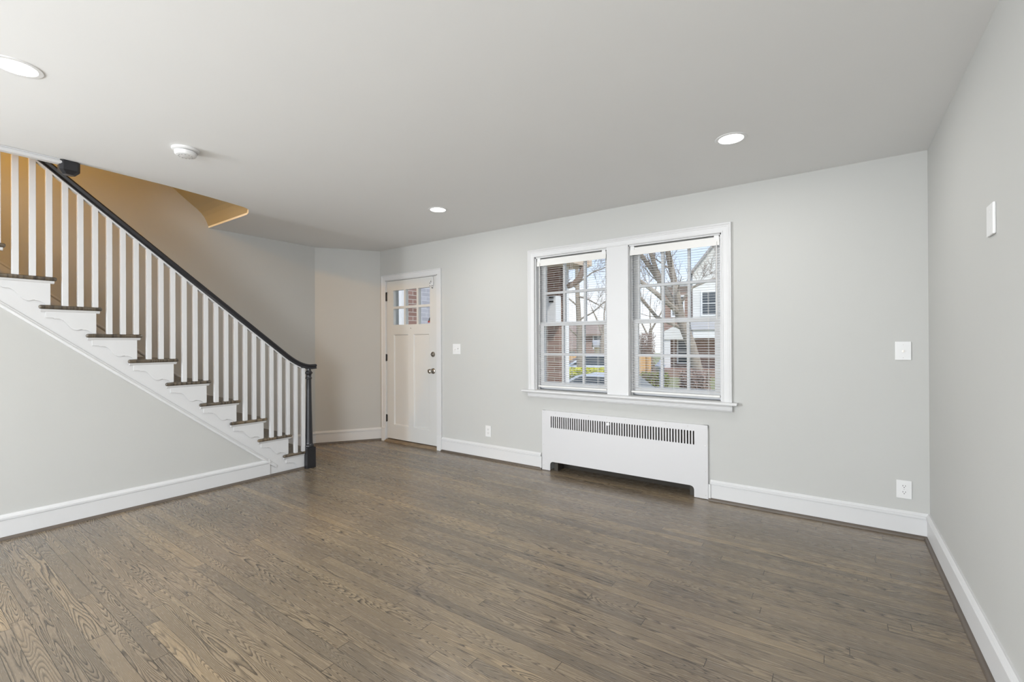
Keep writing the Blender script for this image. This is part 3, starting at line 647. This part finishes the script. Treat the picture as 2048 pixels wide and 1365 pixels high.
m.build('vents', paint('vent_shadow_grey', (0.35, 0.35, 0.34), 0.6), sd)
hl = thing('floor_lamp', 'warm floor lamp of the upstairs hall, beyond the stair top', 'floor lamp', loc=(-5.10, -4.95, H+0.22))
MB().lathe([(0.0, 0.0), (0.11, 0.0), (0.11, 0.015), (0.02, 0.03), (0.0, 0.03)], (0, 0, 0), 'Z', 24).build('base', BLACKP, hl, smooth=True)
MB().tube([(0, 0, 0.02), (0, 0, 0.40)], 0.010, 10).build('pole', BLACKP, hl, smooth=True)
MB().lathe([(0.0, 0.38), (0.09, 0.39), (0.13, 0.42), (0.13, 0.425), (0.0, 0.425)], (0, 0, 0), 'Z', 32).build('shade', emit_mat('warm_shade', (1.0, 0.62, 0.22), 4.0), hl, smooth=True)
l = add_light('hall_glow', 'POINT', (0, 0, 0.56), (0, 0, -1), HALL_W, (1.0, 0.49, 0.01)); l.data.shadow_soft_size = 0.10; l.parent = hl

# ================================================================== OUTSIDE
GZ = -1.0
S(MB().box(-60, 40, 0.3, 90, GZ-0.3, GZ).build('ground', GROUND), 'winter lawn outside', 'ground')
S(MB().box(-60, 40, 5.2, 9.6, GZ, GZ+0.02).build('street', ASPHALT), 'grey street in front of the house', 'street')
S(MB().box(-7.5, -3.2, 0.22, 2.1, GZ, -0.02).build('porch_floor', CONC), 'concrete porch outside the front door', 'porch')
# porch: brick pier, tan roof, downspout, white meter box
pp = thing('porch_pier', 'brown brick porch pier with a white downpipe at the left edge of the left window', 'porch pier')
MB().box(-3.92, -3.66, 1.80, 2.06, GZ, 2.32).build('brick_shaft', BRICKB, pp)
MB().box(-3.98, -3.93, 1.80, 1.86, GZ, 2.32).build('white_batten', EXTW, pp)
MB().tube([(-3.60, 1.90, GZ), (-3.60, 1.90, 2.32)], 0.045, 10).build('downpipe', EXTW, pp, smooth=True)
mbx = thing('meter_box', 'white meter box with black vents on the brick porch pier', 'meter box')
MB().box(-3.90, -3.625, 1.66, 1.81, 1.50, 1.90).build('case', EXTW, mbx, bevel=0.01)
for z in (1.855, 1.80): MB().box(-3.735, -3.665, 1.655, 1.662, z, z+0.028).build('vent', DARK, mbx)
pr = thing('porch_roof', 'tan porch roof edge seen at the top of the left window', 'porch roof')
MB().box(-4.6, -3.35, 0.22, 2.15, 2.32, 2.40).build('soffit', TAN, pr)
MB().box(-4.6, -3.33, 2.10, 2.20, 2.34, 2.46).build('gutter', TAN, pr, bevel=0.01)
gs = tag(MB().tube([(-3.38, 1.96, 2.36), (-3.38, 1.96, 2.22), (-3.41, 1.95, 2.15), (-3.48, 1.93, 2.08), (-3.56, 1.91, 2.05), (-3.62, 1.90, 2.04)], 0.042, 10).build('gutter_elbow', BROWNM, smooth=True), 'curved brown gutter elbow beside the brick porch pier', 'gutter')
# what the door panes show
dp = thing('porch_side_wall', 'brick porch side wall behind the door panes, white at its near end', 'porch wall')
MB().box(-6.85, -6.6, 1.555, 1.93, GZ, 3.0).build('brick_face', BRICK, dp)
MB().box(-6.85, -6.585, 1.93, 3.2, GZ, 3.0).build('grey_brick_face', GREYBRICK, dp)
cbm = MB().box(-6.85, -6.57, 1.20, 1.555, GZ, 3.0)
for yy in (1.34, 1.46, 1.49): cbm.box(-6.57, -6.555, yy, yy+0.012, GZ, 3.0)
cbm.build('corner_board', EXTW, dp)
orn = thing('hanging_ornament', 'small ornament with a red base hanging behind the door pane', 'ornament')
MB().tube([(-4.432, 0.033, 1.66), (-4.432, 0.033, 1.555)], 0.0025, 5).build('cord', LAMPGREY, orn)
MB().lathe([(0.002, 0.055), (0.010, 0.035), (0.014, 0.015), (0.014, 0.012)], (-4.432, 0.043, 1.50), 'Z', 10).build('bell', IRON, orn)
MB().box(-4.452, -4.412, 0.033, 0.053, 1.492, 1.512).build('red_base', REDP, orn)

# ---- trees
def branchy(m, p, dirv, length, r, depth, rng, up=0.15, spread=0.6):
    p = Vector(p); pts = [p.copy()]; rad = [r]; dv = Vector(dirv).normalized(); n = 4
    for k in range(n):
        dv = (dv + Vector((rng.uniform(-1, 1), rng.uniform(-1, 1), rng.uniform(-0.6, 1)*1.0))*0.16 + Vector((0, 0, up*0.2))).normalized()
        p = p + dv*length/n; pts.append(p.copy()); rad.append(r*(1-0.62*(k+1)/n))
    m.tube(pts, rad, 5 if r > 0.02 else 3)
    if depth <= 0: return
    for k in range(rng.choice((3, 4))):
        t = rng.randint(1, n); q = pts[t]
        nd = (dv + Vector((rng.uniform(-1, 1), rng.uniform(-1, 1), rng.uniform(-0.5, 0.9)))*spread*1.5).normalized()
        branchy(m, q, nd, length*rng.uniform(0.45, 0.7), max(rad[t]*0.65, 0.007), depth-1, rng, up, spread)
def tree(name, label, trunk, tr, limbs, seed, twig=TWIG, bark=BARK, depth=2, base=0.18, tlen=1.1):
    t = thing(name, label, 'tree', 'bare trees outside'); rng = random.Random(seed)
    MB().tube(trunk, tr, 12).build('trunk', bark, t, smooth=True)
    for lm, r0, r1 in limbs:
        m = MB(); n = len(lm); m.tube(lm, [r0+(r1-r0)*i/(n-1) for i in range(n)], 8)
        m.build('limb', bark, t, smooth=True)
    m = MB()
    for lm, r0, r1 in limbs:
        for k in range(1, len(lm)):
            q = Vector(lm[k]); dv = Vector(lm[k])-Vector(lm[k-1])
            for _ in range(2):
                branchy(m, q, dv.normalized()+Vector((rng.uniform(-1, 1), rng.uniform(-1, 1), rng.uniform(-0.4, 0.8))), tlen*rng.uniform(0.7, 1.3), max(r1*0.35, 0.008), depth, rng)
    m.build('twigs', twig, t)
    return t
tree('shade_tree', 'big bare tree with thick grey brown limbs outside the right window',
     [(-4.75, 15.2, GZ-0.05), (-4.81, 15.16, -0.83), (-4.91, 15.08, 0.15), (-5.12, 14.93, 1.14), (-5.37, 14.75, 1.93), (-5.59, 14.59, 2.72)], [0.32, 0.25, 0.20, 0.19, 0.19, 0.16],
     [([(-5.55, 14.62, 2.6), (-6.09, 14.49, 3.54), (-6.49, 14.2, 4.24), (-6.89, 13.91, 4.94), (-7.21, 13.68, 5.54)], 0.12, 0.07), ([(-6.02, 14.40, 3.41), (-6.23, 14.14, 4.11), (-6.37, 14.03, 4.7), (-6.45, 13.98, 5.49)], 0.11, 0.07),
      ([(-5.36, 14.74, 1.92), (-5.53, 14.50, 3.1), (-5.67, 14.29, 4.07), (-5.78, 14.21, 4.76), (-5.95, 14.08, 5.83)], 0.14, 0.10), ([(-5.52, 14.55, 2.45), (-6.14, 13.71, 3.18), (-6.61, 13.38, 3.62), (-7.08, 13.05, 3.95)], 0.11, 0.06),
      ([(-5.50, 14.55, 2.68), (-4.93, 14.45, 3.35), (-4.38, 14.83, 3.63), (-3.91, 15.17, 3.82)], 0.06, 0.03), ([(-5.40, 14.7, 1.8), (-6.30, 14.41, 2.25), (-6.77, 14.12, 2.95), (-7.18, 13.83, 3.26)], 0.08, 0.05)], 3, depth=3)
tree('slender_tree', 'slender bare tree with one straight trunk outside the left window',
     [(-10.53, 16.01, GZ-0.05), (-10.53, 16.01, -0.54), (-10.54, 16.0, 0.9), (-10.55, 15.98, 2.11), (-10.6, 15.94, 3.56), (-10.62, 15.93, 4.76), (-10.63, 15.92, 6.21)], [0.17, 0.155, 0.145, 0.13, 0.11, 0.09, 0.06],
     [([(-10.55, 15.98, 1.5), (-10.75, 15.5, 1.86), (-11.1, 15.15, 2.3)], 0.05, 0.025), ([(-10.58, 15.95, 3.0), (-10.9, 15.35, 3.45), (-11.2, 15.1, 3.75)], 0.05, 0.02), ([(-10.6, 15.94, 3.5), (-9.95, 15.83, 3.27), (-9.42, 16.17, 2.91)], 0.045, 0.02),
      ([(-10.6, 15.94, 3.86), (-10.9, 15.4, 4.17), (-11.3, 15.1, 4.5)], 0.04, 0.02), ([(-10.6, 15.94, 4.1), (-9.79, 15.9, 4.56), (-9.21, 16.24, 4.8)], 0.045, 0.02), ([(-10.57, 15.97, 2.33), (-9.8, 15.9, 2.66), (-9.22, 16.24, 3.26)], 0.05, 0.02)], 11, twig=TWIG, depth=3, tlen=0.9)
tree('reddish_tree', 'reddish bare tree far behind the slender tree', [(-13.2, 24.6, GZ-0.05), (-13.2, 24.6, 1.2), (-13.1, 24.7, 2.4)], [0.22, 0.18, 0.14],
     [([(-13.15, 24.6, 1.6), (-13.5, 24.4, 2.8), (-13.8, 24.2, 3.6)], 0.08, 0.03), ([(-13.1, 24.7, 2.2), (-12.6, 24.9, 3.2), (-12.3, 25.0, 4.0)], 0.08, 0.03), ([(-13.1, 24.7, 2.0), (-13.2, 24.9, 3.2), (-13.1, 25.0, 4.2)], 0.07, 0.03)], 5, twig=REDTWIG, depth=2, tlen=1.3)
tree('distant_tree', 'bare tree far off behind the lamp post', [(-15.5, 40.8, GZ-0.05), (-15.4, 40.8, 1.5), (-15.3, 40.8, 2.6)], [0.25, 0.2, 0.15],
     [([(-15.4, 40.8, 1.5), (-16.2, 40.4, 3.4), (-16.9, 40.2, 5.0)], 0.1, 0.03), ([(-15.3, 40.8, 2.4), (-14.4, 41.1, 4.1), (-13.8, 41.2, 5.4)], 0.1, 0.03), ([(-15.3, 40.8, 2.2), (-15.5, 41.1, 4.2), (-15.4, 41.2, 6.0)], 0.08, 0.03)], 9, twig=TWIG, depth=2, tlen=1.6)

# ---- hedge: clipped, yellow tips on a dark green body
def hedge(name, x0, y0, x1, y1, h, w, label, seed):
    t = thing(name, label, 'hedge'); rng = random.Random(seed)
    L = math.hypot(x1-x0, y1-y0); ux, uy = (x1-x0)/L, (y1-y0)/L
    def at(s, c, z): return (x0+ux*s-uy*c, y0+uy*s+ux*c, z)
    m = MB(); nx = int(L/0.35); n = len(m.v)
    prof = [(-w/2, 0), (-w/2*1.05, h*0.4), (-w/2*0.95, h*0.80), (-w/4, h*0.90), (w/4, h*0.90), (w/2*0.95, h*0.8), (w/2*1.05, h*0.4), (w/2, 0)]
    for i in range(nx+1):
        for c, z in prof: m.v.append(at(L*i/nx, c+rng.uniform(-.06, .06), GZ+max(0, z+rng.uniform(-.05, .05) if z else 0)))
    k = len(prof)
    for i in range(nx):
        for a in range(k-1): m.f.append((i*k+a, i*k+a+1, (i+1)*k+a+1, (i+1)*k+a))
    m.build('body', HEDGEG, t)
    for nm, mat_, cnt, lo, hi in (('foliage', HEDGEG, 2600, 0.05, 0.85), ('yellow_tips', HEDGEY, 3000, 0.78, 1.0)):
        m = MB()
        for _ in range(cnt):
            s = rng.uniform(0, L); z = h*rng.uniform(lo, hi); c = (rng.choice((-1, 1)) if nm == 'foliage' else rng.uniform(-1, 1))*w/2*rng.uniform(0.92, 1.1)
            p = Vector(at(s, c, GZ+z)); a = Vector((rng.uniform(-1, 1), rng.uniform(-1, 1), rng.uniform(-1, 1))).normalized()*0.05; b = a.orthogonal().normalized()*0.035
            n = len(m.v); m.v += [tuple(p-a), tuple(p+b), tuple(p+a), tuple(p-b), tuple(p+a.cross(b).normalized()*0.008)]
            m.f += [(n, n+1, n+4), (n+1, n+2, n+4), (n+2, n+3, n+4), (n+3, n, n+4)]
        m.build(nm, mat_, t)
    return t
hedge('clipped_hedge', -10.6, 10.4, -6.55, 12.6, 1.30, 0.9, 'clipped hedge with bright yellow tips across the street', 21)
def shrub(name, x, y, h, w, label, seed, mat_, n=150):
    t = thing(name, label, 'shrub', 'bare shrubs beyond the street'); rng = random.Random(seed); m = MB()
    for k in range(n):
        a = rng.uniform(0, 6.283); r = rng.uniform(0, 0.25)*w
        p = Vector((x+r*math.cos(a), y+r*math.sin(a), GZ-0.02)); q = Vector((x+w*rng.uniform(0.1, 0.6)*math.cos(a), y+w*rng.uniform(0.1, 0.6)*math.sin(a), GZ+h*rng.uniform(0.6, 1.0)))
        md = (p+q)/2 + Vector((rng.uniform(-.1, .1), rng.uniform(-.1, .1), 0.1)); m.tube([p, md, q], [0.020, 0.014, 0.007], 3)
        for _ in range(4):
            e_ = md.lerp(q, rng.uniform(0, 1)); g = e_+Vector((rng.uniform(-.3, .3), rng.uniform(-.3, .3), rng.uniform(0, .3))); m.tube([e_, g], [0.007, 0.003], 3)
    m.build('stems', mat_, t)
    m = MB()
    for k in range(1500):
        a = rng.uniform(0, 6.283); r = w*0.55*math.sqrt(rng.uniform(0, 1)); p = Vector((x+r*math.cos(a), y+r*math.sin(a), GZ+h*rng.uniform(0.1, 0.95)))
        u = Vector((rng.uniform(-1, 1), rng.uniform(-1, 1), rng.uniform(-1, 1))).normalized()*0.05; b = u.orthogonal().normalized()*0.03; n_ = len(m.v)
        m.v += [tuple(p-u), tuple(p+b), tuple(p+u), tuple(p-b), tuple(p+u.cross(b).normalized()*0.008)]; m.f += [(n_, n_+1, n_+4), (n_+1, n_+2, n_+4), (n_+2, n_+3, n_+4), (n_+3, n_, n_+4)]
    m.build('leaves', HEDGEG if seed % 2 else SHRUBB, t)
shrub('bare_shrub', -5.65, 12.0, 1.25, 0.95, 'brown bare shrub left of the big tree trunk', 31, SHRUBB)
shrub('bare_shrub', -4.45, 12.7, 1.30, 0.95, 'brown bare shrub in front of the big tree trunk', 32, SHRUBB)
shrub('bare_shrub', -3.3, 13.2, 1.35, 0.95, 'greenish shrub at the right edge of the right window', 33, HEDGEG)
shrub('tall_thicket', -10.9, 26.4, 3.0, 1.2, 'tall thicket of brown stems above the far wooden fence', 34, SHRUBB, 160)
# ---- fence
fn = thing('wooden_fence', 'orange cedar board fence beyond the hedge', 'fence')
MB().prism([(-15.0, 20.2), (-9.7, 23.9), (-9.67, 23.85), (-14.97, 20.15)], 'Z', GZ, 0.42).build('boards', FENCEW, fn)
for k in range(7):
    s = k/6; x, y = -14.9+5.1*s, 20.1+3.56*s; MB().box(x-0.06, x+0.06, y-0.06, y+0.06, GZ, 0.5).build('post', FENCEW, fn)
# ---- lamp post
lp = thing('lamp_post', 'garden lamp post with a grey conical cap beyond the right window', 'lamp post', loc=(-3.61, 6.2, 0))
MB().tube([(0, 0, GZ), (0, 0, 0.70)], 0.022, 10).build('post', LAMPGREY, lp, smooth=True)
MB().lathe([(0.0, 0.86), (0.018, 0.85), (0.03, 0.82), (0.11, 0.74), (0.115, 0.725), (0.0, 0.725)], (0, 0, 0), 'Z', 20).build('cap', LAMPGREY, lp, smooth=True)
MB().lathe([(0.05, 0.69), (0.055, 0.725)], (0, 0, 0), 'Z', 12).build('lamp_glass', EXTW, lp)

# ---- cars
def car(name, x, y, rz, paintm, label, L=4.55, W=1.78, Hc=1.45, suv=False):
    t = thing(name, label, 'car', 'parked cars', loc=(x, y, GZ+0.02)); t.rotation_euler = (0, 0, rz)
    h = L/2; hood = 0.92 if not suv else 1.05
    body = [(-h, 0.35), (-h+0.05, 0.75), (-h+0.15, hood), (-h+0.9, hood+0.02), (h-1.35, hood), (h-0.45, hood-0.10), (h-0.08, hood-0.25), (h, 0.55), (h-0.02, 0.30), (h-0.5, 0.22), (-h+0.5, 0.22)]
    MB().prism(body, 'Y', -W/2, W/2).build('body', paintm, t, bevel=0.07, seg=3)
    zt = Hc; cab = [(-h+0.35 if suv else -h+0.55, hood-0.02), (-h+0.75 if suv else -h+1.15, zt-0.03), (-h+1.4, zt), (h-2.25, zt-0.01), (h-1.30, hood-0.02)]
    m = MB(); n = len(cab); ins = [0.10, 0.22, 0.22, 0.22, 0.10]
    m.v = [(a, -W/2+i, z) for (a, z), i in zip(cab, ins)] + [(a, W/2-i, z) for (a, z), i in zip(cab, ins)]
    m.f = [tuple(range(n)), tuple(range(2*n-1, n-1, -1))] + [(i, (i+1) % n, n+(i+1) % n, n+i) for i in range(n)]
    m.build('cabin', paintm, t, bevel=0.03, seg=2)
    # glazing slightly proud of the cabin
    def glz(nm, pts, off):
        c = sum((Vector(p) for p in pts), Vector())/len(pts); P = [c+(Vector(p)-c)*0.86+Vector(off) for p in pts]; Q = [q-Vector(off)*1.6 for q in P]
        g = MB(); k = len(P); g.v = [tuple(p) for p in P+Q]; g.f = [tuple(range(k)), tuple(range(2*k-1, k-1, -1))]+[(i, (i+1) % k, k+(i+1) % k, k+i) for i in range(k)]
        g.build(nm, DKGLASS, t)
    lo = [(a, -W/2+i, z) for (a, z), i in zip(cab, ins)]; hi = [(a, W/2-i, z) for (a, z), i in zip(cab, ins)]
    glz('windscreen', [lo[3], lo[4], hi[4], hi[3]], (0.012, 0, 0.012)); glz('rear_screen', [lo[0], lo[1], hi[1], hi[0]], (-0.012, 0, 0.012))
    glz('side_glass', lo, (0, -0.012, 0.004)); glz('side_glass', hi, (0, 0.012, 0.004))
    for sx in (-h+0.85, h-0.90):
        for sy in (-W/2+0.10, W/2-0.10):
            w = MB().lathe([(0.0, -0.11), (0.27, -0.11), (0.33, -0.07), (0.33, 0.07), (0.27, 0.11), (0.0, 0.11)], (sx, sy, 0.33), 'Y', 24).build('wheel', RUBBER, t, smooth=True)
            MB().lathe([(0.0, -0.118), (0.19, -0.116), (0.20, -0.10), (0.20, 0.10), (0.19, 0.116), (0.0, 0.118)], (sx, sy, 0.33), 'Y', 16).build('hub_cap', SILVER, w, smooth=True)
    for sy in (-W/2+0.28, W/2-0.28):
        MB().box(h-0.16, h-0.03, sy-0.18, sy+0.18, 0.60, 0.72).build('headlight', EXTW, t, bevel=0.02); MB().box(-h-0.005, -h+0.08, sy-0.16, sy+0.16, 0.72, 0.86).build('tail_light', REDP, t)
    return t
car('silver_car', -5.75, 7.05, math.pi+0.06, SILVER, 'silver car parked on the street just outside the windows', Hc=1.42)
car('white_car', -11.2, 17.9, R(215), WCAR, 'white car parked behind the hedge outside the left window', L=4.8, Hc=1.55, suv=True)

# ---- houses
def house(name, label, x, y, rz, w, dpt, hw, rise, wallm, roofm, wins, gable_wall=None, extra=None):
    t = thing(name, label, 'house', 'houses across the street', loc=(x, y, GZ)); t.rotation_euler = (0, 0, rz)
    MB().box(-w/2, w/2, 0, dpt, 0, hw).build('walls', wallm, t)
    m = MB()
    if gable_wall:      # ridge runs away from the street
        MB().prism([(-w/2, hw), (w/2, hw), (0, hw+rise)], 'Y', 0.02, dpt).build('gable', gable_wall, t)
        for s in (-1, 1):
            m.prism([(0, hw+rise), (s*(w/2+0.15), hw-0.15*rise/(w/2)), (s*(w/2+0.15), hw-0.15*rise/(w/2)+0.15), (0, hw+rise+0.15)], 'Y', -0.4, dpt+0.4)
    else:
        for (a, b) in ((-0.45, dpt/2), (dpt+0.45, dpt/2)):
            sl = rise/(dpt/2); z0 = hw-0.45*sl
            m.prism([(a, z0), (b, hw+rise), (b, hw+rise+0.15), (a, z0+0.15)], 'X', -w/2-0.15, w/2+0.15)
    m.build('roof', roofm, t)
    for (wx, wz, ww, wh) in wins:
        f = MB().plate(rect(wx-ww/2-0.1, wx+ww/2+0.1, wz-0.1, wz+wh+0.1), [rect(wx-ww/2, wx-0.03, wz, wz+wh/2-0.03), rect(wx+0.03, wx+ww/2, wz, wz+wh/2-0.03), rect(wx-ww/2, wx-0.03, wz+wh/2+0.03, wz+wh), rect(wx+0.03, wx+ww/2, wz+wh/2+0.03, wz+wh)], 'Y', -0.06, 0.02).build('window', EXTW, t)
        MB().box(wx-ww/2, wx+ww/2, -0.02, 0.01, wz, wz+wh).build('pane', DKGLASS, f)
    return t
h1 = thing('neighbour_house', 'two storey house with brick wing, pale sided gable and white porch beyond the big tree', 'house', 'houses across the street', loc=(-10.3, 28.4, GZ)); h1.rotation_euler = (0, 0, R(17))
MB().box(0, 1.9, 0, 6, 0, 6.2).build('brick_wing', BRICKB, h1)
MB().prism([(-0.3, 6.1), (3.0, 6.7), (6.2, 6.1), (6.2, 6.25), (3.0, 6.85), (-0.3, 6.25)], 'X', -0.2, 1.9).build('wing_roof', SHINGLEG, h1)
MB().box(1.9, 8.9, -0.5, 6, 0, 7.0).build('siding_walls', SIDING, h1)
MB().prism([(1.9, 7.0), (8.9, 7.0), (5.4, 11.5)], 'Y', -0.48, 6).build('gable', SIDING, h1)
m = MB()
for s_ in (-1, 1): m.prism([(5.4, 11.5), (5.4+s_*3.7, 6.75), (5.4+s_*3.7, 6.95), (5.4, 11.75)], 'Y', -0.8, 6.2)
m.build('roof', SHINGLEG, h1)
for wx, wz, ww, wh, y0 in ((0.95, 4.1, 0.7, 1.3, 0.0), (3.0, 4.1, 1.0, 1.5, -0.5), (5.6, 4.1, 1.0, 1.5, -0.5), (5.2, 8.2, 0.8, 1.0, -0.5), (1.35, 0.85, 0.75, 1.5, 0.0)):
    f = MB().plate(rect(wx-ww/2-0.1, wx+ww/2+0.1, wz-0.1, wz+wh+0.1), [rect(wx-ww/2, wx+ww/2, wz, wz+wh/2-0.03), rect(wx-ww/2, wx+ww/2, wz+wh/2+0.03, wz+wh)], 'Y', y0-0.06, y0+0.02).build('window', EXTW, h1)
    MB().box(wx-ww/2, wx+ww/2, y0-0.02, y0+0.01, wz, wz+wh).build('pane', DKGLASS, f)
MB().box(1.8, 8.9, -2.4, -0.5, 2.50, 3.02).build('porch_beam', EXTW, h1)
MB().prism([(-2.5, 3.02), (-0.5, 3.9), (-0.5, 3.02)], 'X', 1.7, 9.0).build('porch_roof', SHINGLEG, h1)
MB().prism([(-0.2, 2.45), (2.0, 2.45), (2.0, 2.9), (0.9, 3.45), (-0.2, 2.85)], 'Y', -1.2, -0.05).build('porch_hood', SIDING, h1)
for x_, y_ in ((-0.05, -1.1), (6.5, -2.3)): MB().box(x_, x_+0.5, y_, y_+0.5, 0.0, 2.46).build('porch_column', EXTW, h1)
MB().box(1.95, 8.8, -0.56, -0.5, 0.2, 2.5).build('porch_wall', BRICKB, h1)
MB().box(-0.2, 8.9, -2.4, -0.55, 0, 0.5).build('porch_base', BRICKB, h1)
h3 = house('red_brick_house', 'red brick house with a brown roof seen low in the left window', -19.0, 32.0, R(27), 6.5, 7, 3.0, 1.1, BRICK, SHINGLE, [(-1.6, 1.8, 0.9, 1.0), (0.2, 1.8, 0.9, 1.0), (2.0, 1.8, 0.9, 1.0)])
h4 = house('grey_garage', 'low grey sided garage with brown roof behind the cedar fence', -17.0, 24.9, R(27), 2.8, 2.6, 2.0, 1.0, GREYSIDING, SHINGLE, [])
h5 = house('cream_garage', 'low cream garage right of the slender tree trunk', -14.0, 27.2, R(27), 1.7, 2.6, 2.0, 0.3, CREAM, SHINGLEG, [])
